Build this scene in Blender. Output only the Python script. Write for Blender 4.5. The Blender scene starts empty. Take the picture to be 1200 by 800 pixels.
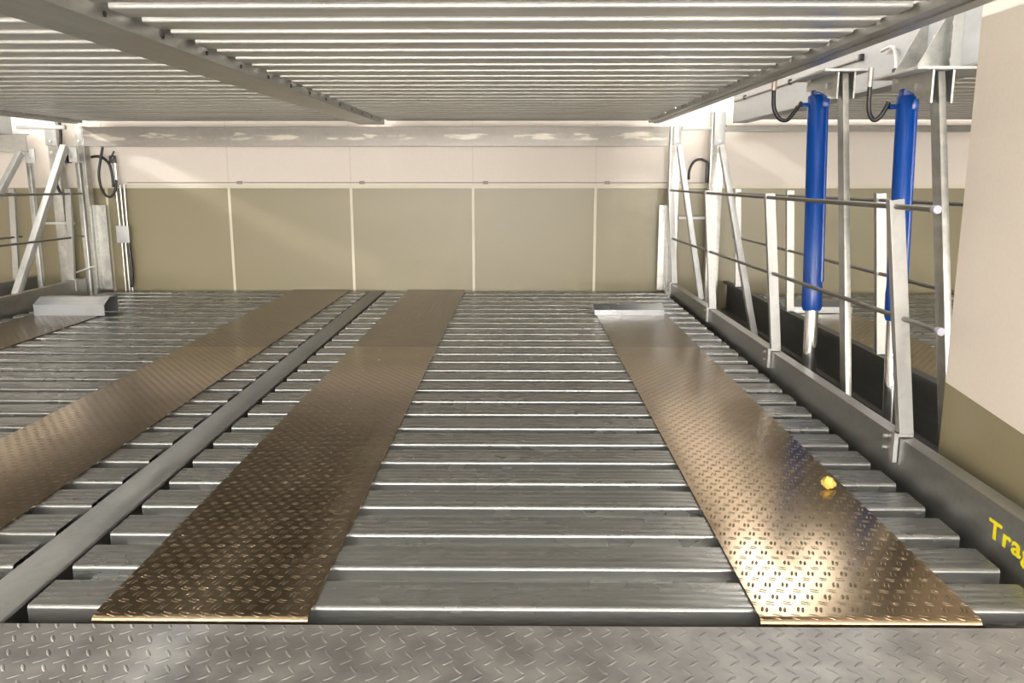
import bpy, bmesh, math, random
from mathutils import Vector, Matrix
random.seed(7)
S = bpy.context.scene
COL = S.collection
PI = math.pi

# ------------------------------------------------------------------ helpers
class MB:
    """collects shapes and links them as ONE mesh object"""
    def __init__(self):
        self.v = []; self.f = []; self.mi = []
    def add(self, vs, fs, mi=0):
        b = len(self.v)
        self.v += [tuple(p) for p in vs]
        for f in fs:
            self.f.append(tuple(b + i for i in f)); self.mi.append(mi)
        return self
    def box(self, x0, x1, y0, y1, z0, z1, mi=0):
        vs = [(x0,y0,z0),(x1,y0,z0),(x1,y1,z0),(x0,y1,z0),(x0,y0,z1),(x1,y0,z1),(x1,y1,z1),(x0,y1,z1)]
        fs = [(0,3,2,1),(4,5,6,7),(0,1,5,4),(1,2,6,5),(2,3,7,6),(3,0,4,7)]
        return self.add(vs, fs, mi)
    def bbox(self, x0, x1, y0, y1, z0, z1, r=0.003, mi=0):
        """bevelled box"""
        bm = bmesh.new()
        bmesh.ops.create_cube(bm, size=1.0)
        for v in bm.verts:
            v.co = ((x0+x1)/2+v.co.x*(x1-x0), (y0+y1)/2+v.co.y*(y1-y0), (z0+z1)/2+v.co.z*(z1-z0))
        bmesh.ops.bevel(bm, geom=bm.edges[:], offset=r, segments=2, profile=0.5, affect='EDGES')
        self.frombm(bm, mi); bm.free(); return self
    def frombm(self, bm, mi=0, M=None):
        bm.verts.index_update()
        self.add([(M @ v.co if M else v.co)[:] for v in bm.verts], [[v.index for v in f.verts] for f in bm.faces], mi)
        return self
    def bar(self, p, q, w, d, up=(0,0,1), r=0.002, mi=0):
        """bevelled rectangular bar from p to q; w across (side), d along 'up'"""
        p = Vector(p); q = Vector(q); a = (q-p); L = a.length; a.normalize()
        u = Vector(up); s = a.cross(u).normalized(); u = s.cross(a).normalized()
        M = Matrix(((s.x,u.x,a.x,p.x),(s.y,u.y,a.y,p.y),(s.z,u.z,a.z,p.z),(0,0,0,1)))
        bm = bmesh.new(); bmesh.ops.create_cube(bm, size=1.0)
        for v in bm.verts: v.co = (v.co.x*w, v.co.y*d, (v.co.z+.5)*L)
        if r > 0: bmesh.ops.bevel(bm, geom=bm.edges[:], offset=r, segments=2, profile=0.5, affect='EDGES')
        self.frombm(bm, mi, M); bm.free(); return self
    def tube(self, pts, r, n=12, mi=0, caps=True, radii=None):
        P = [Vector(p) for p in pts]; rings = []
        t0 = (P[1]-P[0]).normalized()
        ref = Vector((0,0,1)) if abs(t0.z) < .9 else Vector((1,0,0))
        s = t0.cross(ref).normalized()
        b = len(self.v); vs = []
        for i, p in enumerate(P):
            t = (P[min(i+1,len(P)-1)] - P[max(i-1,0)]).normalized()
            s = (s - t*s.dot(t)).normalized(); u = t.cross(s)
            rr = radii[i] if radii else r
            for k in range(n):
                an = 2*PI*k/n
                vs.append(p + (s*math.cos(an) + u*math.sin(an))*rr)
        fs = []
        for i in range(len(P)-1):
            for k in range(n):
                fs.append((i*n+k, i*n+(k+1) % n, (i+1)*n+(k+1) % n, (i+1)*n+k))
        if caps:
            fs.append(tuple(range(n-1,-1,-1))); fs.append(tuple((len(P)-1)*n+k for k in range(n)))
        return self.add(vs, fs, mi)
    def prism(self, poly, axis, a0, a1, mi=0, caps=True):
        """poly: 2-D points in the other two axes (cyclic order xyz), extruded a0..a1"""
        def mk(u, v, a):
            return {'x': (a,u,v), 'y': (u,a,v), 'z': (u,v,a)}[axis]
        n = len(poly)
        vs = [mk(u,v,a0) for u,v in poly] + [mk(u,v,a1) for u,v in poly]
        fs = [(k,(k+1) % n,n+(k+1) % n,n+k) for k in range(n)]
        if caps: fs += [tuple(range(n-1,-1,-1)), tuple(range(n,2*n))]
        return self.add(vs, fs, mi)
    def mesh(self, name, mats, smooth=32):
        me = bpy.data.meshes.new(name)
        me.from_pydata(self.v, [], self.f)
        for m in (mats if isinstance(mats, (list, tuple)) else [mats]): me.materials.append(m)
        for p, i in zip(me.polygons, self.mi): p.material_index = i
        bm = bmesh.new(); bm.from_mesh(me); bmesh.ops.recalc_face_normals(bm, faces=bm.faces); bm.to_mesh(me); bm.free()
        if smooth:
            for p in me.polygons: p.use_smooth = True
            me.set_sharp_from_angle(angle=math.radians(smooth))
        me.update(); return me
    def build(self, name, mats, parent=None, smooth=32, loc=None):
        o = bpy.data.objects.new(name, self.mesh(name, mats, smooth)); COL.objects.link(o)
        if parent: o.parent = parent
        if loc: o.location = loc
        return o

def inst(name, me, parent=None, loc=(0,0,0)):
    o = bpy.data.objects.new(name, me); COL.objects.link(o); o.location = loc
    if parent: o.parent = parent
    return o
def tag(o, label, cat, group=None, kind=None):
    o['label'] = label; o['category'] = cat
    if group: o['group'] = group
    if kind: o['kind'] = kind
    return o
def thing(name, label, cat, loc=(0,0,0), group=None):
    o = bpy.data.objects.new(name, None); COL.objects.link(o); o.location = loc
    return tag(o, label, cat, group)
def struct(o):
    o['kind'] = 'structure'; return o
def smoothpath(pts, n=8):
    P = [Vector(p) for p in pts]; out = []
    for i in range(len(P)-1):
        p0 = P[max(i-1,0)]; p1 = P[i]; p2 = P[i+1]; p3 = P[min(i+2,len(P)-1)]
        for k in range(n):
            t = k/n
            out.append(0.5*((2*p1)+(p2-p0)*t+(2*p0-5*p1+4*p2-p3)*t*t+(3*p1-p0-3*p2+p3)*t**3))
    out.append(P[-1]); return out

# ------------------------------------------------------------------ materials
def newmat(name):
    m = bpy.data.materials.new(name); m.use_nodes = True
    nt = m.node_tree; return m, nt, nt.nodes['Principled BSDF']
def simple(name, col, rough=.5, metal=0., bump=0., bscale=40., spec=.5):
    m, nt, b = newmat(name)
    b.inputs['Base Color'].default_value = (*col,1); b.inputs['Roughness'].default_value = rough
    b.inputs['Metallic'].default_value = metal; b.inputs['Specular IOR Level'].default_value = spec
    n = nt.nodes.new('ShaderNodeTexNoise'); n.inputs['Scale'].default_value = bscale; n.inputs['Detail'].default_value = 3
    g = nt.nodes.new('ShaderNodeNewGeometry'); nt.links.new(g.outputs['Position'], n.inputs['Vector'])
    mx = nt.nodes.new('ShaderNodeMix'); mx.data_type = 'RGBA'; mx.inputs[6].default_value = (*[c*.94 for c in col],1); mx.inputs[7].default_value = (*[min(1,c*1.05) for c in col],1)
    nt.links.new(n.outputs['Fac'], mx.inputs[0]); nt.links.new(mx.outputs[2], b.inputs['Base Color'])
    if bump:
        bp = nt.nodes.new('ShaderNodeBump'); bp.inputs['Strength'].default_value = bump; bp.inputs['Distance'].default_value = .002
        nt.links.new(n.outputs['Fac'], bp.inputs['Height']); nt.links.new(bp.outputs[0], b.inputs['Normal'])
    return m
def galv(name, dark, light, rough=(.25,.45), scale=(3,40,40), metal=.85, spangle=60., stain=None, bump=.07):
    """zinc-coated steel: spangle, streaks along one axis, uneven gloss"""
    m, nt, b = newmat(name); N = nt.nodes; L = nt.links
    g = N.new('ShaderNodeNewGeometry')
    mp = N.new('ShaderNodeMapping'); mp.inputs['Scale'].default_value = scale; L.new(g.outputs['Position'], mp.inputs['Vector'])
    n1 = N.new('ShaderNodeTexNoise'); n1.inputs['Scale'].default_value = 1.; n1.inputs['Detail'].default_value = 5; L.new(mp.outputs[0], n1.inputs['Vector'])
    vo = N.new('ShaderNodeTexVoronoi'); vo.inputs['Scale'].default_value = spangle; L.new(g.outputs['Position'], vo.inputs['Vector'])
    n2 = N.new('ShaderNodeTexNoise'); n2.inputs['Scale'].default_value = 2.3; n2.inputs['Detail'].default_value = 4; L.new(g.outputs['Position'], n2.inputs['Vector'])
    a = N.new('ShaderNodeMath'); a.operation = 'MULTIPLY_ADD'; L.new(vo.outputs['Color'], a.inputs[0]); a.inputs[1].default_value = .22; L.new(n1.outputs['Fac'], a.inputs[2])
    c = N.new('ShaderNodeMath'); c.operation = 'MULTIPLY_ADD'; L.new(n2.outputs['Fac'], c.inputs[0]); c.inputs[1].default_value = .5; L.new(a.outputs[0], c.inputs[2])
    r = N.new('ShaderNodeMapRange'); r.inputs['From Min'].default_value = .55; r.inputs['From Max'].default_value = 1.15; L.new(c.outputs[0], r.inputs['Value'])
    mx = N.new('ShaderNodeMix'); mx.data_type = 'RGBA'; mx.inputs[6].default_value = (*dark,1); mx.inputs[7].default_value = (*light,1); L.new(r.outputs[0], mx.inputs[0])
    out = mx.outputs[2]
    if stain:
        mp2 = N.new('ShaderNodeMapping'); mp2.inputs['Scale'].default_value = stain['scale']; L.new(g.outputs['Position'], mp2.inputs['Vector'])
        n3 = N.new('ShaderNodeTexNoise'); n3.inputs['Scale'].default_value = 1; n3.inputs['Detail'].default_value = 6; L.new(mp2.outputs[0], n3.inputs['Vector'])
        r3 = N.new('ShaderNodeMapRange'); r3.inputs['From Min'].default_value = stain['lo']; r3.inputs['From Max'].default_value = stain['hi']; L.new(n3.outputs['Fac'], r3.inputs['Value'])
        fac = r3.outputs[0]
        if 'zc' in stain:
            sx = N.new('ShaderNodeSeparateXYZ'); L.new(g.outputs['Position'], sx.inputs[0])
            w = N.new('ShaderNodeMath'); w.operation = 'MULTIPLY_ADD'; L.new(n1.outputs['Fac'], w.inputs[0]); w.inputs[1].default_value = stain['wob']; L.new(sx.outputs['Z'], w.inputs[2])
            d = N.new('ShaderNodeMath'); d.operation = 'SUBTRACT'; L.new(w.outputs[0], d.inputs[0]); d.inputs[1].default_value = stain['zc']+stain['wob']*.5
            ab = N.new('ShaderNodeMath'); ab.operation = 'ABSOLUTE'; L.new(d.outputs[0], ab.inputs[0])
            rr = N.new('ShaderNodeMapRange'); rr.inputs['From Min'].default_value = stain['zw']; rr.inputs['From Max'].default_value = stain['zw']*.6; L.new(ab.outputs[0], rr.inputs['Value'])
            ml = N.new('ShaderNodeMath'); ml.operation = 'MULTIPLY'; L.new(fac, ml.inputs[0]); L.new(rr.outputs[0], ml.inputs[1]); fac = ml.outputs[0]
        m2 = N.new('ShaderNodeMix'); m2.data_type = 'RGBA'; L.new(out, m2.inputs[6]); m2.inputs[7].default_value = (*stain['col'],1); L.new(fac, m2.inputs[0]); out = m2.outputs[2]
    L.new(out, b.inputs['Base Color'])
    rr = N.new('ShaderNodeMapRange'); rr.inputs['From Min'].default_value = .5; rr.inputs['From Max'].default_value = 1.2
    rr.inputs['To Min'].default_value = rough[0]; rr.inputs['To Max'].default_value = rough[1]; L.new(c.outputs[0], rr.inputs['Value']); L.new(rr.outputs[0], b.inputs['Roughness'])
    b.inputs['Metallic'].default_value = metal
    bp = N.new('ShaderNodeBump'); bp.inputs['Strength'].default_value = bump; bp.inputs['Distance'].default_value = .002
    L.new(n1.outputs['Fac'], bp.inputs['Height'])
    if bump: L.new(bp.outputs[0], b.inputs['Normal'])
    return m

def tread(name, dark, light, rough, metal, A, B, dist, spot):
    """rolled tread pattern as bump. A, B: lists of (x0, y0, a, b, angle, half_len, half_wid, pair_gap)"""
    m, nt, bs = newmat(name); N = nt.nodes; L = nt.links
    def M(op, x, y=None, z=None):
        n = N.new('ShaderNodeMath'); n.operation = op
        for i, v in enumerate((x,y,z)):
            if v is None: continue
            if isinstance(v, (int,float)): n.inputs[i].default_value = v
            else: L.new(v, n.inputs[i])
        return n.outputs[0]
    tc = N.new('ShaderNodeTexCoord'); sx = N.new('ShaderNodeSeparateXYZ'); L.new(tc.outputs['Object'], sx.inputs[0])
    X, Y = sx.outputs['X'], sx.outputs['Y']
    hs = None
    for (x0,y0,a,b,ang,hl,hw,gap) in A+B:
        p = M('SUBTRACT', M('FLOORED_MODULO', M('ADD', X, 10*a-x0), a), a/2)
        q = M('SUBTRACT', M('FLOORED_MODULO', M('ADD', Y, 10*b-y0), b), b/2)
        c, s = math.cos(ang), math.sin(ang)
        u = M('ADD', M('MULTIPLY', p, c), M('MULTIPLY', q, s))
        v = M('SUBTRACT', M('MULTIPLY', q, c), M('MULTIPLY', p, s))
        if gap: v = M('SUBTRACT', M('ABSOLUTE', v), gap)
        uu = M('POWER', M('ABSOLUTE', M('DIVIDE', u, hl)), 2.); vv = M('POWER', M('ABSOLUTE', M('DIVIDE', v, hw)), 2.)
        h = M('MAXIMUM', M('SUBTRACT', 1., M('ADD', uu, vv)), 0.)
        h = M('POWER', h, .6)
        hs = h if hs is None else M('MAXIMUM', hs, h)
    n = N.new('ShaderNodeTexNoise'); n.inputs['Scale'].default_value = spot; n.inputs['Detail'].default_value = 5
    g = N.new('ShaderNodeNewGeometry'); L.new(g.outputs['Position'], n.inputs['Vector'])
    r = N.new('ShaderNodeMapRange'); r.inputs['From Min'].default_value = .35; r.inputs['From Max'].default_value = .68; L.new(n.outputs['Fac'], r.inputs['Value'])
    mx = N.new('ShaderNodeMix'); mx.data_type = 'RGBA'; mx.inputs[6].default_value = (*dark,1); mx.inputs[7].default_value = (*light,1); L.new(r.outputs[0], mx.inputs[0])
    L.new(mx.outputs[2], bs.inputs['Base Color'])
    ro = N.new('ShaderNodeMapRange'); ro.inputs['To Min'].default_value = rough[0]; ro.inputs['To Max'].default_value = rough[1]; L.new(n.outputs['Fac'], ro.inputs['Value']); L.new(ro.outputs[0], bs.inputs['Roughness'])
    bs.inputs['Metallic'].default_value = metal
    bp = N.new('ShaderNodeBump'); bp.inputs['Strength'].default_value = 1.; bp.inputs['Distance'].default_value = dist
    L.new(hs, bp.inputs['Height']); L.new(bp.outputs[0], bs.inputs['Normal'])
    return m

DK, LT = (.34,.345,.33), (.60,.60,.57)
M_deck = galv('galvanised_deck_lower', (.248,.256,.248), (.285,.29,.281), rough=(.255,.285), scale=(.6,18,18), spangle=14, metal=.72, bump=0)  # lower deck tone; the lighter underside copy stands for reflected light
M_deckup = galv('galvanised_deck_lit', (.48,.485,.47), (.64,.64,.62), metal=.55, rough=(.26,.40), bump=0, scale=(2.5,60,60), spangle=45)  # same zinc lightened: light reflected onto the underside is put into its colour
M_beam = galv('galvanised_beam', (.36,.365,.35), (.58,.58,.55), rough=(.30,.48), scale=(18,2,18), spangle=50)
M_dull = galv('dull_galvanised', (.34,.35,.34), (.50,.50,.49), rough=(.28,.42), scale=(14,2,14), metal=.9, spangle=50)
M_mid = galv('middle_beam_zinc', (.20,.205,.197), (.30,.30,.288), rough=(.42,.55), scale=(14,2,14), metal=.7, spangle=50)
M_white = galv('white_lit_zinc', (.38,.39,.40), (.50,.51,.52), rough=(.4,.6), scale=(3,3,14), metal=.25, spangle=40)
M_pale = galv('pale_galvanised', (.45,.455,.45), (.62,.625,.61), rough=(.4,.6), scale=(12,12,3), metal=.25, spangle=40)
M_rail = simple('dull_rail_zinc', (.20,.19,.165), .45, .6)
M_post = galv('post_zinc', (.34,.34,.33), (.48,.48,.47), rough=(.35,.5), scale=(12,12,3), metal=.6, spangle=40)
M_cross = galv('cross_beam_zinc', (.23,.215,.20), (.33,.31,.285), rough=(.4,.55), scale=(3,14,14), metal=.6, spangle=40,
               stain=dict(scale=(3.0,5,14), lo=.50, hi=.56, col=(.52,.49,.43), zc=1.435, zw=.030, wob=.10))
M_bright = simple('bright_zinc_bolt', (.75,.75,.74), .3, .9)
M_ltread = [(0,0,.046,.067,math.radians(80),.0145,.0034,.0052)]
TR = (
                [(.0,.0,.046,.067,math.radians(72),.0140,.0034,.0055)], [(.023,.0335,.046,.067,math.radians(-22),.0125,.0034,.0055)], .0028, 3.)
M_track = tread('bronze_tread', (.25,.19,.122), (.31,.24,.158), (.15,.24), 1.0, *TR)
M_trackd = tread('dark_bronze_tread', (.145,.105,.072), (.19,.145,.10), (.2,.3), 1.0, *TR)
a_, b_ = .047, .125
t_ = math.radians(57)
M_entry = tread('zinc_tread', (.28,.278,.275), (.42,.415,.405), (.42,.58), .85,
                [(0,0,a_,b_,-t_,.0175,.0046,0), (a_/2,b_/2,a_,b_,-t_,.0175,.0046,0)],
                [(a_/2,b_/4,a_,b_,t_*.75,.0175,.0046,0), (0,b_*.75,a_,b_,t_*.75,.0175,.0046,0)], .0032, 9.)
M_cream = simple('cream_wall_paint', (.74,.675,.605), .7, bump=.15, bscale=90)
M_olive = simple('olive_wall_paint', (.262,.228,.14), .38, bump=.1, bscale=60)
M_line = simple('pale_joint', (.68,.63,.50), .5)
M_faint = simple('faint_joint', (.66,.61,.53), .7)
M_ceil = simple('ceiling_white', (.80,.79,.76), .8)
M_pit = simple('pit_concrete', (.16,.115,.06), .8, bump=.4, bscale=9)
M_drive = simple('driveway_concrete', (.62,.60,.57), .5, bump=.3, bscale=12)
M_blue = simple('blue_paint', (.002,.052,.29), .25)
M_chrome = simple('chrome_rod', (.82,.82,.84), .09, 1.)
M_rubber = simple('black_rubber', (.012,.012,.013), .4)
M_cap = simple('pale_plastic_cap', (.36,.36,.42), .5)
M_yellow = simple('yellow_lettering', (.85,.74,.01), .5)
M_scrap = simple('yellow_scrap', (.52,.39,.09), .6, bump=.6, bscale=160)
M_copper = simple('hose_sleeve', (.50,.42,.38), .35, .6)
M_wire = simple('grey_wire', (.30,.28,.26), .5)
M_blackfit = simple('black_fitting', (.03,.028,.03), .45)
M_beam_dark = galv('dark_zinc', (.11,.115,.11), (.20,.20,.19), rough=(.45,.6), scale=(14,2,14), metal=.5, spangle=40)  # darker zinc for the edge beam of the next bay

# ------------------------------------------------------------------ setting
YW = 8.184
def slab(name, mats, x0, x1, y0, y1, z0, z1):
    return struct(MB().box(x0,x1,y0,y1,z0,z1).build(name, mats, smooth=0))
ZB = .972
w = MB()
w.box(-11.5, 5.6, YW, YW+.2, ZB, 3.6, 0); w.box(-11.5, 5.6, YW, YW+.2, -1.4, ZB, 1)
struct(w.build('wall_back', [M_cream, M_olive], smooth=0))
slab('wall_left', M_cream, -11.7, -11.5, -12, YW+.2, -1.4, 3.6)
slab('wall_front', M_cream, -11.5, 5.6, -12.2, -12, -1.4, 3.6)
slab('ceiling', M_ceil, -11.7, 5.8, -12.2, YW+.2, 3.6, 3.8)
slab('floor', M_pit, -11.7, 5.8, .8, YW+.2, -1.6, -1.4)
slab('floor.001', M_drive, -11.7, 5.8, -12.2, .8, -1.6, -.06)
w = MB()
w.box(5.6, 5.8, -12, YW+.2, ZB, 3.6, 0); w.box(5.6, 5.8, -12, YW+.2, -1.4, ZB, 1)
struct(w.build('wall_far_right', [M_cream, M_olive], smooth=0))
# near pier on the right, painted dado line runs slightly downhill towards the driveway
w = MB()
x0, x1, y0, y1 = 1.53, 1.66, 1.55, 3.0
def zl(y): return .363 + (y-2.955)*.0863
lo = [(x0,y0,-1.4),(x1,y0,-1.4),(x1,y1,-1.4),(x0,y1,-1.4)]
mid = [(x0,y0,zl(y0)),(x1,y0,zl(y0)),(x1,y1,zl(y1)),(x0,y1,zl(y1))]
hi = [(x0,y0,3.6),(x1,y0,3.6),(x1,y1,3.6),(x0,y1,3.6)]
q4 = [(0,1,5,4),(1,2,6,5),(2,3,7,6),(3,0,4,7)]
w.add(lo+mid, q4+[(0,3,2,1)], 1); w.add(mid+hi, q4+[(4,5,6,7)], 0)
struct(w.build('wall_right', [M_cream, M_olive], smooth=0))
# painted horizontal line and the panel joints of the back wall
struct(MB().box(-4.05, 5.6, YW-.003, YW+.001, ZB-.002, ZB+.028).build('trim_1', M_line, smooth=0))
k = 2
for x in (-3.93, -2.763, -1.604, -.449, .708):
    struct(MB().box(x-.012, x+.012, YW-.003, YW+.001, -.3, ZB-.002).build('trim_%d' % k, M_line, smooth=0)); k += 1
    struct(MB().box(x-.006, x+.006, YW-.002, YW+.001, ZB+.028, 3.5).build('trim_%d' % k, M_faint, smooth=0)); k += 1

# ------------------------------------------------------------------ decking profile
PITCH = .2285
def profile_mesh(width, mat, wd=.151, zweb=-.0385, grooves=True, web=True):
    """hollow rounded section .16 deep along Y, open ends, with a thin web to the next one. origin: front top edge, left end"""
    R = .011; H = .055
    poly = []
    def arc(cx, cz, a0, a1, n=5):
        for i in range(n+1):
            a = a0+(a1-a0)*i/n; poly.append((cx+R*math.cos(a), cz+R*math.sin(a)))
    arc(R, -R, PI, PI/2)
    if grooves:
        for gy in (wd*.3, wd*.5, wd*.7):
            poly += [(gy-.004,0),(gy-.002,-.0006),(gy+.002,-.0006),(gy+.004,0)]
    arc(wd-R, -R, PI/2, 0)
    R2 = .008
    for i in range(4):
        a = -PI/2*i/3; poly.append((wd-R2+R2*math.cos(a), -H+R2+R2*math.sin(a)))
    for i in range(4):
        a = -PI/2-PI/2*i/3; poly.append((R2+R2*math.cos(a), -H+R2+R2*math.sin(a)))
    m = MB(); m.prism(poly, 'x', 0, width, caps=False)
    if web: m.box(.05, width-.05, wd-.001, PITCH+.001, zweb-.002, zweb)
    return m.mesh('deck_profile', mat, 40)
W_R, W_L, W_N = 2.645, 2.55, 2.62
ME_R, ME_L = profile_mesh(W_R, M_deck), profile_mesh(W_L, M_deck)
ME_RE, ME_LE = profile_mesh(W_R, M_deck, web=False), profile_mesh(W_L, M_deck, web=False)

def side_beam(root, xi, xo, y0, y1, zt0, zt1, zb, mat, lips=True):
    """upstanding edge beam: web, folded top flange. xi = deck side face"""
    m = MB(); s = 1 if xo > xi else -1
    wx0, wx1 = xi, xi+s*.012
    P = [(wx0,zb),(wx0,1.),(xo,1.),(xo,.985),(wx1,.985),(wx1,zb)]
    def z(v, zt): return v if v == zb else zt-(1.-v)
    n = len(P)
    vs = [(u,y0,z(v,zt0)) for u,v in P]+[(u,y1,z(v,zt1)) for u,v in P]
    fs = [(i,(i+1) % n,n+(i+1) % n,n+i) for i in range(n)]+[tuple(range(n)),tuple(range(n,2*n))]
    m.add(vs, fs)
    m.box(min(xi-s*.10,xi), max(xi-s*.10,xi), y0, y1, zb, zb+.008)
    m.box(min(xi,xo), max(xi,xo), y0, y1, zb, zb+.008)
    return m.build('side_beam', mat, root, smooth=0)

# ---- lower double platform
Y0 = 2.034
low = thing('parking_platform', 'galvanised double parking platform at floor level with ridged decking and a flat middle beam', 'parking platform', (-1.37,1.95,-.2))
def W(o, root):          # keep world coordinates for a part under an offset root
    o.location = Vector(o.location)-root.location; return o
for k in range(27):
    W(inst('deck_profile', ME_R if k < 26 else ME_RE, None, (-1.282, Y0+k*PITCH, 0)), low).parent = low
for k in range(27):
    W(inst('deck_profile', ME_L if k < 26 else ME_LE, None, (-4.004, Y0+k*PITCH, 0)), low).parent = low
b = side_beam(None, 1.405, 1.46, 1.96, 7.98, .152, .10, -.17, M_dull); W(b, low).parent = low; RB = b
b = side_beam(None, -4.065, -4.12, 1.96, 7.915, .148, .148, -.17, M_dull); W(b, low).parent = low
m = MB(); m.bbox(-1.436,-1.302,1.95,8.13,-.012,.001,.002); m.box(-1.375,-1.363,1.96,8.12,-.16,-.012); m.box(-1.50,-1.23,1.96,8.12,-.17,-.16)
W(m.build('middle_beam', M_mid), low).parent = low
m = MB(); m.bbox(-4.06,1.40,.95,1.944,-.006,.0,.001); m.box(-4.06,1.40,.95,.96,-.055,-.006); m.box(-4.06,1.40,1.93,1.94,-.10,-.006)
e = m.build('entry_plate', M_entry, smooth=0); W(e, low).parent = low
e['label'] = 'zinc diamond tread entry plate along the front edge'
# lettering cut off by the picture frame
fc = bpy.data.curves.new('lettering', 'FONT'); fc.body = 'Trag'; fc.size = .072; fc.extrude = .0004; fc.offset = .0016; fc.space_character = 1.12
ft = bpy.data.objects.new('text_source', fc); COL.objects.link(ft); bpy.context.view_layer.update()
fm = bpy.data.meshes.new_from_object(ft.evaluated_get(bpy.context.evaluated_depsgraph_get()))
bpy.data.objects.remove(ft); fm.materials.clear(); fm.materials.append(M_yellow)
fm.transform(Matrix(((0,0,-1,1.4042),(-1.5,0,0,2.415),(0,1.08,0,.040),(0,0,0,1))))
fo = bpy.data.objects.new('lettering', fm); COL.objects.link(fo); fo.parent = RB
fo['label'] = 'yellow lettering'

# ---- upper double platform
ZU = 1.578            # underside of the profiles
upp = thing('parking_platform', 'galvanised double parking platform overhead, seen from below with corrugated underside', 'parking platform', (-1.37,1.9,1.555))
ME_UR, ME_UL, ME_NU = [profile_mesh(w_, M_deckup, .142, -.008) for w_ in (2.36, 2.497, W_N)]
YU = 1.958
for k in range(27):
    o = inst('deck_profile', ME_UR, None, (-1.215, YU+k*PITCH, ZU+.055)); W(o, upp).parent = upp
for k in range(27):
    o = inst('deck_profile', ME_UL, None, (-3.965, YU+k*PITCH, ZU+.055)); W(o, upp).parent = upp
def upper_edge(xin, xout, root, y0=1.90, y1=7.96):
    s = 1 if xout > xin else -1
    m = MB()
    m.box(min(xin,xout), max(xin,xout), y0, y1, 1.555, 1.561)
    m.box(min(xin,xin+s*.006), max(xin,xin+s*.006), y0, y1, 1.561, 1.590)
    m.box(min(xin+s*.045,xout-s*.018), max(xin+s*.045,xout-s*.018), y0, y1, 1.549, 1.555)
    m.box(min(xout,xout-s*.008), max(xout,xout-s*.008), y0, y1, 1.561, 1.76)
    m.box(min(xout,xout-s*.05), max(xout,xout-s*.05), y0, y1, 1.76, 1.768)
    o = m.build('side_beam', M_beam, None, smooth=0); W(o, root).parent = root
    for j in range(13):
        bm_ = MB().tube([(xin-s*.009, 2.45+j*PITCH*2, 1.578),(xin-s*.0005, 2.45+j*PITCH*2, 1.578)], .009, 6)
        b2 = bm_.build('bolt', M_bright); W(b2, root).parent = root
    return o
upper_edge(1.155, 1.268, upp); upper_edge(-3.985, -4.10, upp)
m = MB(); m.box(-1.465,-1.237,1.90,7.98,1.543,1.551); m.box(-1.245,-1.237,1.90,7.98,1.551,1.600); m.box(-1.465,-1.459,1.90,7.98,1.551,1.574)
m.box(-1.36,-1.35,1.90,7.98,1.551,1.74); m.box(-1.237,-1.2155,1.90,7.98,1.594,1.600); m.box(-1.4665,-1.459,1.9,7.98,1.574,1.64)
W(m.build('middle_beam', M_beam, smooth=0), upp).parent = upp
for j in range(13):
    y = 2.66+j*.42
    bm_ = MB().tube([(-1.2365,y,1.566),(-1.2320,y,1.566)], .0095, 6)
    W(bm_.build('bolt', M_blackfit), upp).parent = upp
m = MB(); m.box(-4.10,1.268,1.86,1.90,1.555,1.66)
W(m.build('front_beam', M_beam, smooth=0), upp).parent = upp

# ---- neighbour platforms on the right
ME_N = profile_mesh(W_N, M_deck)
nlo = thing('parking_platform', 'galvanised lower platform of the next bay, behind the two blue cylinders', 'parking platform', (1.93,1.95,-.2))
for k in range(26):
    W(inst('deck_profile', ME_N, None, (2.02, Y0+.06+k*PITCH, 0)), nlo).parent = nlo
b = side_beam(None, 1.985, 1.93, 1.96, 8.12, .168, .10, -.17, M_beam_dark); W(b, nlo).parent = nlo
b = side_beam(None, 4.68, 4.74, 1.96, 8.12, .168, .10, -.17, M_dull); W(b, nlo).parent = nlo
nup = thing('parking_platform', 'raised platform of the next bay with a bright white-lit side beam above the blue cylinders', 'parking platform', (1.93,1.95,1.56))
for k in range(27):
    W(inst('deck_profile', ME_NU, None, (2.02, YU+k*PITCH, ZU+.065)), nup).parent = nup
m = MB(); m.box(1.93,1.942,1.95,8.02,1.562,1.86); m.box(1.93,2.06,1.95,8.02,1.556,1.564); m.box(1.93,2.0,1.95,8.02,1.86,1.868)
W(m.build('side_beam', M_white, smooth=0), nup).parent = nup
m = MB(); m.box(4.66,4.672,1.95,8.02,1.562,1.80); m.box(4.56,4.672,1.95,8.02,1.556,1.564)
W(m.build('side_beam', M_beam, smooth=0), nup).parent = nup
# gusset plates welded to that beam over the second strut
for (yg, wd) in ((4.27,.15),(4.03,.15)):
    g = MB()
    g.add([(1.93,yg-.004,1.565),(1.93,yg+.004,1.565),(1.93,yg-.004,1.85),(1.93,yg+.004,1.85),(1.93-wd,yg-.004,1.565),(1.93-wd,yg+.004,1.565)],
          [(0,2,4),(1,5,3),(0,4,5,1),(2,3,5,4),(0,1,3,2)])
    W(g.build('gusset', M_beam, smooth=0), nup).parent = nup
for (yb,zb_) in ((4.17,1.60),(4.17,1.72),(3.99,1.60),(3.99,1.76)):
    W(MB().tube([(1.915,yb,zb_),(1.93,yb,zb_)],.014,6).build('bolt', M_bright), nup).parent = nup
m = MB(); m.box(1.890,1.93,3.93,3.942,1.56,1.86)
W(m.build('stiffener', M_pale, smooth=0), nup).parent = nup

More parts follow.
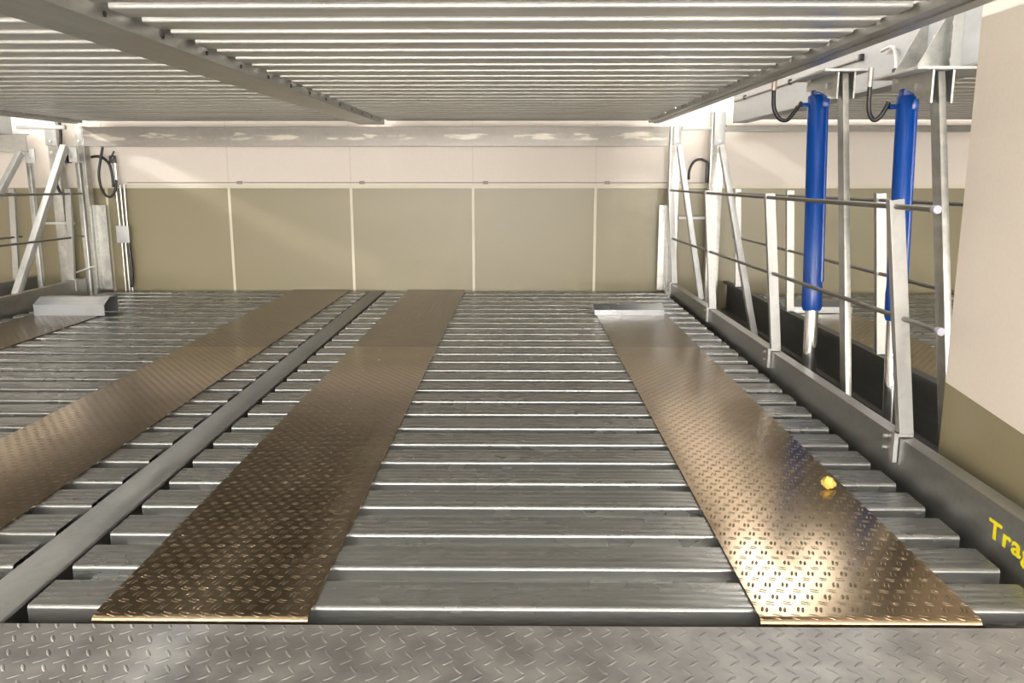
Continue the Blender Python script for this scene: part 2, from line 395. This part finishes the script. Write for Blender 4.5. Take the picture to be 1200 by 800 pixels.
# ---- neighbour platforms on the left
llo = thing('parking_platform', 'lower platform glimpsed beyond the braces at the far left', 'parking platform', (-7.3,1.95,-.2))
for k in range(26):
    W(inst('deck_profile', ME_N, None, (-7.32, Y0+k*PITCH, 0)), llo).parent = llo
b = side_beam(None, -4.655, -4.60, 1.96, 8.12, .15, .15, -.17, M_dull); W(b, llo).parent = llo
lup = thing('parking_platform', 'raised platform at the far left whose bright side beam shows under the overhead deck', 'parking platform', (-7.3,1.95,1.44))
for k in range(27):
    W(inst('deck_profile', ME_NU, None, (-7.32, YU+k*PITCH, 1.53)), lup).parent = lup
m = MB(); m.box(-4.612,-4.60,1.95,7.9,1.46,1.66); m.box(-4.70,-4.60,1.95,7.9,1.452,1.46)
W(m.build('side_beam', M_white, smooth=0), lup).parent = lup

# ------------------------------------------------------------------ wheel tracks
def tread_plate(label, x0, x1, y0, y1, lip=False, group='bronze tread plates', mat=None):
    m = MB(); wd = x1-x0; L = y1-y0; t = .006
    if lip:
        poly = [(L,t),(L,0),(.0,0)]
        for i in range(5):
            a = PI/2*i/4; poly.append((-.012*math.sin(a)-.0, -.012+.012*math.cos(a)))
        poly += [(-.012,-.045),(-.018,-.045)]
        for i in range(5):
            a = PI/2*(1-i/4); poly.append((-.018*math.sin(a), -.012+.018*math.cos(a)))
        m.prism(poly, 'x', 0, wd)
    else:
        m.prism([(0,0),(L,0),(L,t),(0,t)], 'x', 0, wd)
    o = m.build('tread_plate', mat or M_track, None, 30); o.location = (x0,y0,.0006)
    return tag(o, label, 'tread plate', group)
YS = 5.404
tread_plate('long bronze tread plate left of centre, from the front edge to the seam', -1.081,-.534,1.985,YS,True)
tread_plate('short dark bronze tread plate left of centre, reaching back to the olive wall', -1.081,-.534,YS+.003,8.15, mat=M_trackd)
tread_plate('long glossy bronze tread plate on the right, with a yellow scrap lying on it', .604,1.157,1.985,YS,True)
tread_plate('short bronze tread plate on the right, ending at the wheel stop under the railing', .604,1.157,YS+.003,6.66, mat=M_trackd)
tread_plate('long bronze tread plate left of the flat middle beam, running out at the left edge', -2.185,-1.635,1.985,YS,True)
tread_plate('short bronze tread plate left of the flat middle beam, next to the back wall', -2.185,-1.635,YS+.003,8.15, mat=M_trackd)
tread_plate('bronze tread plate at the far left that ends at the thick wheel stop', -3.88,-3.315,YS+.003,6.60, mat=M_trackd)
tread_plate('bronze tread plate at the far left edge, before the seam', -3.88,-3.315,1.985,YS,True)
tread_plate('golden bronze tread plate in the next bay, behind the railings and cylinders', 2.08,2.66,1.985,6.72,False)

def wheel_stop(label, x0, x1, y, hf, ht, depth, rot=0):
    m = MB(); wd = x1-x0
    out = [(0,0),(0,hf),(depth*.45,ht),(depth,ht*.94),(depth,0)]
    t = .004
    inn = [(depth-t,0),(depth-t,ht*.94-t),(depth*.45+.001,ht-t),(t,hf-t*.6),(t,0)]
    poly = out+inn
    m.add([(0,u,v) for u,v in poly]+[(wd,u,v) for u,v in poly], [(i,(i+1) % 10,10+(i+1) % 10,10+i) for i in range(10)])
    for s in (0,10):
        m.add([m.v[s+i] for i in range(10)], [(0,1,8,9),(1,2,7,8),(2,3,6,7),(3,4,5,6)])
    o = m.build('wheel_stop', M_galvs, None, 20); o.location = (x0,y,.0072 ); o.rotation_euler[2] = rot
    return tag(o, label, 'wheel stop', 'wheel stops')
M_galvs = galv('smooth_zinc', (.27,.29,.305), (.34,.36,.375), rough=(.25,.32), scale=(1,5,5), spangle=8)
wheel_stop('low folded zinc wheel stop at the end of the right tread plate', .585,1.135,6.655,.042,.078,.20)
wheel_stop('thick folded zinc wheel stop at the far left with its dark open end showing', -3.83,-3.27,6.60,.085,.135,.24)
wheel_stop('folded zinc wheel stop in the next bay behind the blue cylinder', 2.10,2.66,6.78,.05,.085,.24)

# ------------------------------------------------------------------ guard rails
def guard_rail(label, posts, top, mid, group='round-bar guard rails', lug=0, caps=False, bolts=False, pw=.052, zf=None):
    if zf: posts = [((p[0],p[1],zf(p[1])+.0045),q) for p,q in posts]
    base = posts[0][0]
    r = thing('guard_rail', label, 'guard rail', base, group)
    def put(m, n, mat, sm=32):
        o = m.build(n, mat, None, sm); W(o, r).parent = r; return o
    for (p, q) in posts:
        m = MB()
        m.bar(p, q, pw, .006, (0,1,0), .001)
        d = Vector(q)-Vector(p); sx = -1 if p[0] > 0 else 1
        off = Vector((sx*(pw/2-.003),.016,0))
        m.bar(Vector(p)+off, Vector(q)+off, .006, .034, (0,1,0), .001)
        if lug:
            xf = p[0]+sx*lug
            m.box(xf-.008, xf+.008, p[1]-.004, p[1]+.030, p[2]-.10, p[2]+.012)
            m.box(min(xf,p[0]), max(xf,p[0])+.02, p[1]-.012, p[1]+.036, p[2], p[2]+.012)
        put(m, 'post', M_post, 0)
        if bolts:
            for dz in (-.03,-.075):
                put(MB().tube([(p[0]+sx*(lug-.0105), p[1]+.10, p[2]+dz),(p[0]+sx*(lug+.004), p[1]+.10, p[2]+dz)], .009, 6), 'bolt', M_bright)
    for (p, q) in (top, mid):
        o = put(MB().tube([p,q], .0095, 12), 'rail', M_rail)
        if caps:
            p = Vector(p); q = Vector(q); d = (p-q).normalized()
            c = MB().tube([p-d*.002, p+d*.022], .0135, 14); oc = c.build('end_cap', M_cap, None)
            oc.parent = o
    return r
guard_rail('guard rail on the right beam with pale end caps, in front of the blue cylinders',
    [((1.432,3.05,.146),(1.322,3.05,1.012)),((1.432,4.69,.134),(1.349,4.69,.998)),((1.432,6.29,.122),(1.362,6.29,.985)),((1.432,7.90,.104),(1.370,7.90,.972))],
    ((1.318,2.76,.990),(1.372,7.985,.955)), ((1.382,2.79,.592),(1.402,7.985,.516)), lug=.038, caps=True, bolts=True, zf=lambda y: .152-.052*(y-1.96)/6.02)
guard_rail('galvanised guard rail of the next bay, behind the blue cylinders',
    [((1.956,3.02,.160),(1.87,3.02,1.00)),((1.956,4.54,.148),(1.884,4.54,1.002)),((1.956,6.13,.134),(1.905,6.13,.988)),((1.956,7.63,.122),(1.911,7.63,.972))],
    ((1.862,2.76,.985),(1.914,7.80,.932)), ((1.902,2.76,.600),(1.93,7.80,.545)), zf=lambda y: .168-.068*(y-1.96)/6.16)
guard_rail('galvanised guard rail on the left beam beside the diagonal brace',
    [((-4.092,3.05,.148),(-3.99,3.05,1.0)),((-4.092,4.69,.148),(-4.01,4.69,1.0)),((-4.092,6.29,.148),(-4.02,6.29,.985)),((-4.092,7.70,.148),(-4.045,7.70,.97))],
    ((-4.0,2.76,.99),(-4.035,7.92,.925)), ((-4.05,2.79,.60),(-4.06,7.92,.535)), lug=.038, zf=lambda y: .148)
guard_rail('galvanised guard rail of the far left platform, behind the diagonal braces',
    [((-4.628,6.29,.150),(-4.57,6.29,.985)),((-4.628,4.69,.150),(-4.57,4.69,.985)),((-4.628,7.75,.150),(-4.58,7.75,.97))],
    ((-4.56,2.76,.99),(-4.58,7.88,.925)), ((-4.60,2.79,.60),(-4.605,7.88,.535)), zf=lambda y: .15)

# ------------------------------------------------------------------ lifting gear on the right
def cylinder(label, X, yt, zt, yb, zb_, yr, r, rod):
    t = thing('hydraulic_cylinder', label, 'hydraulic cylinder', (X,yr,-.6), 'blue hydraulic cylinders')
    def put(m, n, mat, par=None, sm=32):
        o = m.build(n, mat, None, sm)
        if par is None: W(o, t).parent = t
        else: o.parent = par
        return o
    top = Vector((X,yt,zt)); bot = Vector((X,yb,zb_)); d = (bot-top).normalized()
    bar = put(MB().tube([top+d*.0, top+d*.006, bot-d*.15, bot-d*.12, bot-d*.02, bot], r, 32, radii=[r*.93,r,r,r*1.06,r*1.06,r*.9]), 'barrel', M_blue)
    put(MB().tube([top+Vector((r*.75,-r*.75,0))+d*.03, bot+Vector((r*.75,-r*.75,0))-d*.16], .010, 10), 'feed_pipe', M_blue, bar)
    put(MB().bbox(X+r*.2,X+r*.95,yt-r*1.2,yt-r*.2,zt-.06,zt-.015,.004), 'port_block', M_blue, bar)
    put(MB().bbox(X-r*.62,X+r*.62,yt-.028,yt+.028,zt-.004,zt+.058,.006), 'eye', M_blue)
    put(MB().tube([bot-d*.02, Vector((X,yr,-.6))], rod, 24), 'rod', M_chrome)
    put(MB().tube([(X-r*1.0,yt-.01,zt-.045),(X-r-.035,yt-.01,zt-.045)], .011, 10), 'port_fitting', M_blue, bar)
    return t
C1 = cylinder('blue hydraulic cylinder with its thick chrome rod in full view', 1.58, 4.725, 1.507, 4.59, .375, 4.53, .050, .036)
C2 = cylinder('blue hydraulic cylinder nearer the cream pier, half hidden by a rail post', 1.68, 3.870, 1.432, 3.80, .455, 3.70, .040, .032)

def strut(label, X, yt, zt, yb, zb_, cy, cz, plate):
    t = thing('support_strut', label, 'support strut', (X,yb,zb_), 'slanting lift struts')
    def put(m, n, mat, sm=32):
        o = m.build(n, mat, None, sm); W(o, t).parent = t; return o
    d = (Vector((X,yt,zt))-Vector((X,yb,zb_)))
    bot = Vector((X,yb,zb_))-d*.42
    put(MB().bar(bot, (X,yt,zt), .03, .075, (0,-1,0), .003), 'leg', M_beam)
    for s in (-1,1):
        x = X+s*.040
        m = MB()
        P = [(yt-.055,zt-.115),(yt-.055,zt+.012),(cy+.055,zt+.012),(cy+.055,cz-.022),(cy-.075,cz-.022)]
        m.prism(P, 'x', x-.004, x+.004)
        put(m, 'bracket_plate', M_beam, 0)
    put(MB().bbox(X-.115,X+plate,yt-.075,cy+.09,zt+.012,zt+.024,.002), 'top_plate', M_pale)
    for (y,z) in ((yt+.05,zt-.045),(cy,cz+.02)):
        put(MB().tube([(X-.060,y,z),(X-.0435,y,z)], .017, 6), 'bolt_head', M_bright)
        put(MB().tube([(X+.0445,y,z),(X+.058,y,z)], .015, 6), 'nut', M_bright)
    return t
strut('galvanised strut between the two blue cylinders, bolted to a clevis bracket', 1.58, 4.375, 1.575, 4.03, .06, 4.725, 1.555, .11)
strut('galvanised strut beside the cream pier, bolted to a clevis bracket', 1.68, 3.60, 1.495, 3.244, .084, 3.870, 1.482, .235)

def hose(label, pts, r=.011, mat=None, group='black hydraulic hoses', sleeve=None, end=None):
    t = thing('hydraulic_hose', label, 'hose', pts[0], group)
    P = smoothpath(pts)
    o = MB().tube(P, r, 12).build('hose', M_rubber); W(o, t).parent = t
    if sleeve:
        o = MB().tube([Vector(sleeve[0]),Vector(sleeve[1])], r*1.18, 10).build('sleeve', M_copper); W(o, t).parent = t
    if end:
        o = MB().tube([Vector(end[0]),Vector(end[1])], r*1.15, 6).build('end_fitting', M_copper); W(o, t).parent = t
    return t
hose('black hose looping to the left of the first blue cylinder',
     [(1.34,4.70,1.57),(1.34,4.70,1.51),(1.347,4.70,1.44),(1.378,4.70,1.39),(1.42,4.70,1.385),(1.455,4.705,1.425),(1.492,4.71,1.475)],
     .0115, sleeve=((1.34,4.70,1.60),(1.34,4.70,1.535)), end=((1.470,4.71,1.452),(1.492,4.713,1.476)))
hose('black hose looping to the left of the second blue cylinder',
     [(1.530,3.90,1.50),(1.530,3.90,1.43),(1.535,3.90,1.37),(1.553,3.89,1.335),(1.575,3.88,1.345),(1.593,3.87,1.38),(1.603,3.862,1.408)],
     .010, sleeve=((1.530,3.90,1.555),(1.530,3.90,1.475)))
# pipe along the bright beam
t = thing('hydraulic_pipe', 'thin grey pipe along the bright white side beam on the right', 'pipe', (1.92,4.9,1.735))
W(MB().tube([(1.9205,5.05,1.742),(1.9205,7.95,1.742)], .0085, 8).build('pipe', M_wire), t).parent = t
for y in (5.05,6.35,7.6):
    W(MB().bbox(1.908,1.9296,y-.02,y+.02,1.728,1.764,.003).build('pipe_clamp', M_blackfit), t).parent = t
t = thing('pipe_elbow', 'bent thin pipe on the white beam above the second hose', 'pipe', (1.9,4.6,1.7))
W(MB().tube(smoothpath([(1.90,4.72,1.735),(1.90,4.62,1.74),(1.90,4.56,1.72),(1.90,4.53,1.66),(1.90,4.52,1.60)]), .009, 8).build('pipe', M_bright), t).parent = t
W(MB().bbox(1.885,1.9296,4.50,4.54,1.59,1.625,.003).build('pipe_clamp', M_blackfit), t).parent = t

# ------------------------------------------------------------------ rear frames
def rear_post(label, x0, x1, y, zt, zb_=-1.4, group='rear columns', flip=1):
    t = thing('rear_post', label, 'post', ((x0+x1)/2,y,zb_), group)
    m = MB(); m.box(x0,x1,y,y+.008,zb_,zt)
    xs = (x0,x0+.008) if flip > 0 else (x1-.008,x1)
    m.box(xs[0],xs[1],y-.085,y,zb_,zt)
    W(m.build('channel', M_beam, smooth=0), t).parent = t
    xa = (x0+.035, x1) if flip > 0 else (x0, x1-.035)
    W(MB().bbox(xa[0],xa[1],y-.035,y-.0005,1.36,zt,.002).build('head_plate', M_pale), t).parent = t
    for z in (1.40,1.30):
        W(MB().tube([((xa[0]+xa[1])/2,y-.05,z),((xa[0]+xa[1])/2,y-.034,z)],.012,6).build('bolt', M_bright), t).parent = t
    return t
rear_post('galvanised rear column at the right end of the stained cross beam', 1.366,1.470,8.075,1.53)
rear_post('galvanised rear column of the next bay, right of the small black hose arc', 1.735,1.872,8.075,1.66)
rear_post('galvanised rear column at the left end of the stained cross beam', -4.105,-4.006,8.075,1.53, flip=-1)
rear_post('wide galvanised rear column at far left behind the leaning brace', -4.40,-4.265,8.10,1.60, flip=-1)

def brace(label, p, q, w=.05, d=.07, plate=None):
    t = thing('diagonal_brace', label, 'brace', q, 'diagonal braces')
    m = MB().bar(q, p, w, d, (0,-1,0), .003)
    W(m.build('strut', M_pale), t).parent = t
    if plate:
        W(MB().bbox(*plate, .002).build('gusset_plate', M_pale), t).parent = t
        W(MB().tube([((plate[0]+plate[1])/2,plate[2]-.012,plate[4]+.05),((plate[0]+plate[1])/2,plate[2],plate[4]+.05)],.012,6).build('bolt', M_bright), t).parent = t
    return t
brace('slim galvanised diagonal brace leaning forward right of the back wall corner', (1.43,7.90,1.345),(1.515,7.10,.06), .045,.06)
brace('galvanised diagonal brace leaning forward in the next bay, from column top down past the beam', (1.815,7.92,1.345),(1.87,6.70,-.20), .05,.06)
brace('broad pale diagonal brace at far left, leaning forward over the left beam', (-4.137,7.895,1.345),(-4.152,6.93,.12), .055,.065, (-4.147,-4.050,7.93,7.945,1.207,1.343))
brace('pale diagonal brace at the very left picture edge', (-4.55,7.90,1.285),(-4.50,6.75,.32), .05,.06, (-4.543,-4.448,7.95,7.965,1.199,1.328))
def leg(label, p, q, w, d, mat, group):
    o = MB().bar(q, p, w, d, (0,-1,0), .003).build('upright', mat); return tag(o, label, 'upright', group)
leg('dark upright behind the broad left brace, under its gusset plate', (-4.055,7.957,1.204),(-4.05,7.957,-.9), .04,.05, M_dull, 'dark uprights')
leg('dark upright under the gusset plate at far left', (-4.475,7.90,1.20),(-4.485,7.90,-.9), .04,.05, M_dull, 'dark uprights')

def cross_beam(label, x0, x1, y0, y1, z0, z1, mat):
    m = MB(); m.box(x0,x1,y0,y0+.008,z0,z1); m.box(x0,x1,y0+.008,y1,z0,z0+.008); m.box(x0,x1,y0+.008,y1,z1-.008,z1)
    return tag(m.build('cross_beam', mat, None, 0), label, 'beam', 'rear cross beams')
cross_beam('stained galvanised cross beam along the back wall under the overhead deck', -4.004,1.344,7.985,8.07,1.352,1.522, M_cross)
cross_beam('shallow galvanised cross beam at the back of the next bay', 1.873,5.5,7.99,8.07,1.480,1.535, M_cross)
cross_beam('dark cross beam end at the upper left corner', -7.3,-4.50,7.93,7.99,1.30,1.46, M_dull)
def tie(label, p, q, s=.035):
    return tag(MB().bar(p, q, s, s, (0,0,1), .003).build('tie_bar', M_pale), label, 'tie bar', 'short tie bars')
tie('short pale tie bar between the two right rear columns', (1.4705,8.02,1.512),(1.7345,8.02,1.512))
tie('short pale tie bar between the left rear columns under the deck', (-4.52,7.84,1.512),(-4.08,7.84,1.512))
tie('thin tie bar halfway down between the right rear columns', (1.4705,8.03,.70),(1.7345,8.03,.70), .025)
tie('thin tie bar halfway down between the left rear uprights', (-4.44,7.80,.66),(-4.06,7.80,.66), .022)

def guide(label, x0, x1, y, zt):
    m = MB(); m.box(x0,x1,y,y+.006,.02,zt); m.box(x0 if x0 < 0 else x1-.006, x0+.006 if x0 < 0 else x1, y-.06, y, .02, zt)
    return tag(m.build('guide_plate', M_beam, None, 0), label, 'guide plate', 'upright guide plates')
guide('upright zinc guide plate at the right rear corner of the lower deck', 1.30,1.364,8.09,.815)
guide('upright zinc guide plate at the left rear corner of the lower deck', -4.003,-3.905,8.09,.815)
o = MB().bar((-4.14,7.86,.20),(-3.93,7.86,.27),.012,.045,(0,-1,0),.001).build('flat_bar', M_pale)
tag(o, 'short pale flat bar slanting low between the left uprights', 'flat bar')

# hoses, pipes and valve by the back wall
for i, (x, lab) in enumerate(((-3.80,'thin wall pipe nearest the guide plate at left'),(-3.765,'thin wall pipe in the middle of three at left'),(-3.735,'thin wall pipe nearest the olive wall panel at left'))):
    t = thing('wall_pipe', lab, 'pipe', (x,8.12,-.3), 'thin wall pipes')
    W(MB().tube([(x+.0,8.13,-.3),(x,8.13,.45),(x-.008*(2-i)+.002,8.13,1.0)], .0095, 8).build('pipe', M_beam), t).parent = t
o = MB().bbox(-3.83,-3.71,8.095,8.1195,.46,.62,.003).build('pipe_clamp', M_pale); tag(o, 'flat zinc plate clamping the three thin wall pipes', 'clamp')
o = MB().tube(smoothpath([(-3.722,8.10,.46),(-3.715,8.10,.30),(-3.714,8.10,.12),(-3.73,8.10,.04)]), .014, 10).build('hydraulic_hose', M_rubber); tag(o, 'black hose hanging below the pipe clamp at left', 'hose', 'black hydraulic hoses')
t = thing('shutoff_valve', 'small black shut-off valve on the wall above the thin pipes', 'valve', (-3.80,8.1,1.0))
W(MB().bbox(-3.835,-3.785,8.085,8.135,1.20,1.27,.006).build('valve_body', M_blackfit), t).parent = t
W(MB().bar((-3.81,8.08,1.25),(-3.775,8.08,1.31),.012,.02,(0,-1,0),.002).build('handle', M_blackfit), t).parent = t
W(MB().tube([(-3.79,8.11,1.20),(-3.788,8.11,1.0)], .012, 10).build('neck', M_bright), t).parent = t
def bent(label, pts, r=.012):
    o = MB().tube(smoothpath(pts), r, 12).build('hydraulic_hose', M_rubber); return tag(o, label, 'hose', 'black hydraulic hoses')
bent('black hose hanging in a wide loop beneath the cross beam at left',
     [(-3.855,8.03,1.345),(-3.885,8.03,1.23),(-3.91,8.025,1.10),(-3.90,8.025,.98),(-3.86,8.025,.905),(-3.81,8.025,.90),(-3.77,8.03,.96),(-3.76,8.04,1.05)])
bent('short black hose arching from the left rear column to the valve', [(-3.99,8.07,1.255),(-3.93,8.07,1.262),(-3.87,8.07,1.24),(-3.825,8.075,1.18),(-3.812,8.08,1.08),(-3.812,8.08,.98)])
bent('black hose running down behind the left tie bar', [(-4.20,7.97,1.56),(-4.195,7.96,1.45),(-4.215,7.96,1.32),(-4.25,7.95,1.20),(-4.27,7.95,1.10),(-4.27,7.95,1.0),(-4.24,7.95,.92)], .013)
bent('small black hose arc between the two right rear columns', [(1.555,8.05,1.05),(1.56,8.05,1.14),(1.60,8.05,1.215),(1.66,8.05,1.235),(1.725,8.05,1.205)])
o = MB().bbox(-4.17,-4.12,7.93,7.975,1.20,1.28,.006).build('hose_coupling', M_blackfit); tag(o, 'small black coupling behind the broad left brace', 'coupling')
o = MB().bbox(1.708,1.733,8.03,8.07,1.02,1.205,.004).build('hose_coupling', M_blackfit); tag(o, 'slim black coupling beside the right rear column of the next bay', 'coupling')

# wire along the wall with its clips
t = thing('wall_wire', 'thin grey wire running along the back wall above the painted line', 'wire', (-1.2,YW,1.02))
W(MB().tube([(-3.72,YW-.008,1.022),(1.74,YW-.008,1.022)], .0048, 6).build('wire', M_wire), t).parent = t
for x in (-2.655,-1.496,-.330,.816):
    W(MB().bbox(x-.024,x+.024,YW-.022,YW-.0005,1.008,1.036,.004).build('clip', M_wire), t).parent = t

# crumpled scrap
bm = bmesh.new(); bmesh.ops.create_icosphere(bm, subdivisions=3, radius=.021)
rnd = random.Random(3)
from mathutils import noise
for v in bm.verts:
    n_ = v.co.normalized(); d = noise.noise(v.co*55.)*.35+noise.noise(v.co*120.)*.18
    v.co = Vector((v.co.x*1.15, v.co.y*.75, v.co.z*1.05))*(1+d)
    if n_.y < -.35 and abs(n_.x) < .6: v.co.y += .012
zmin = min(v.co.z for v in bm.verts)
m = MB().frombm(bm); bm.free()
o = m.build('paper_scrap', M_scrap, None, 50); o.location = (1.092,2.875,.0068-zmin)
tag(o, 'small crumpled yellow scrap lying on the right bronze tread plate', 'scrap')

# ------------------------------------------------------------------ light
def area(name, loc, sx, sy, power, col=(1,.978,.945), rot=(0,0,0)):
    l = bpy.data.lights.new(name, 'AREA'); l.shape = 'RECTANGLE'; l.size = sx; l.size_y = sy; l.energy = power; l.color = col
    o = bpy.data.objects.new(name, l); COL.objects.link(o); o.location = loc; o.rotation_euler = rot; return o
area('tube_and_fill_lamp', (-8.2,3.2,3.50), .5, 2.4, 800)
area('tube_and_fill_lamp', (-1.6,3.8,3.50), .12, 2.4, 300)
area('tube_and_fill_lamp', (1.6,6.3,3.45), .2, 1.5, 25)  # added fill above the slot between the bays
area('tube_and_fill_lamp', (2.7,6.8,3.45), 1.6, 1.2, 130)  # added unseen panel, gives the bright reflection on the right tread plate
area('tube_and_fill_lamp', (-5.4,6.8,3.45), 1.6, 1.2, 90)  # matching panel added on the left side for the same effect
for y, pw in ((-1.0,40),(-3.4,130),(-6.4,270),(-9.6,330)):
    for x in (-6.2,-2.6,1.0,4.4):
        area('tube_and_fill_lamp', (x,y,2.42), 1.8, .10, pw*.5 if x < -5 else pw)
for x in (-6.2,-2.6,1.0,4.4):          # added fill lights behind the camera, brightening deck underside and back wall
    area('front_fill_lamp', (x,-11.9,1.9), 2.4, .3, 620 if x > 4 else 170 if x < -5 else 360, rot=(PI/2,0,0))
    area('front_fill_lamp', (x,-11.9,.14), 2.4, .3, 520 if x > 4 else 140 if x < -5 else 300, rot=(PI/2,0,0))
w = bpy.data.worlds.new('World'); S.world = w; w.use_nodes = True
w.node_tree.nodes['Background'].inputs[0].default_value = (.5,.47,.43,1); w.node_tree.nodes['Background'].inputs[1].default_value = .3

# ------------------------------------------------------------------ camera
th = math.atan(.196); psi = math.atan(.01*math.cos(th))
cd = bpy.data.cameras.new('camera'); cd.sensor_width = 36; cd.lens = 30; cd.clip_start = .05
co = bpy.data.objects.new('camera', cd); COL.objects.link(co)
co.location = (0,0,1.1); co.rotation_euler = (PI/2-th,0,psi)
S.camera = co
S.view_settings.view_transform = 'Standard'; S.view_settings.look = 'None'; S.view_settings.gamma = 1
S.view_settings.use_curve_mapping = False; S.view_settings.exposure = -0.3
S.cycles.use_denoising = True
S.cycles.max_bounces = 10; S.cycles.diffuse_bounces = 5; S.cycles.glossy_bounces = 6
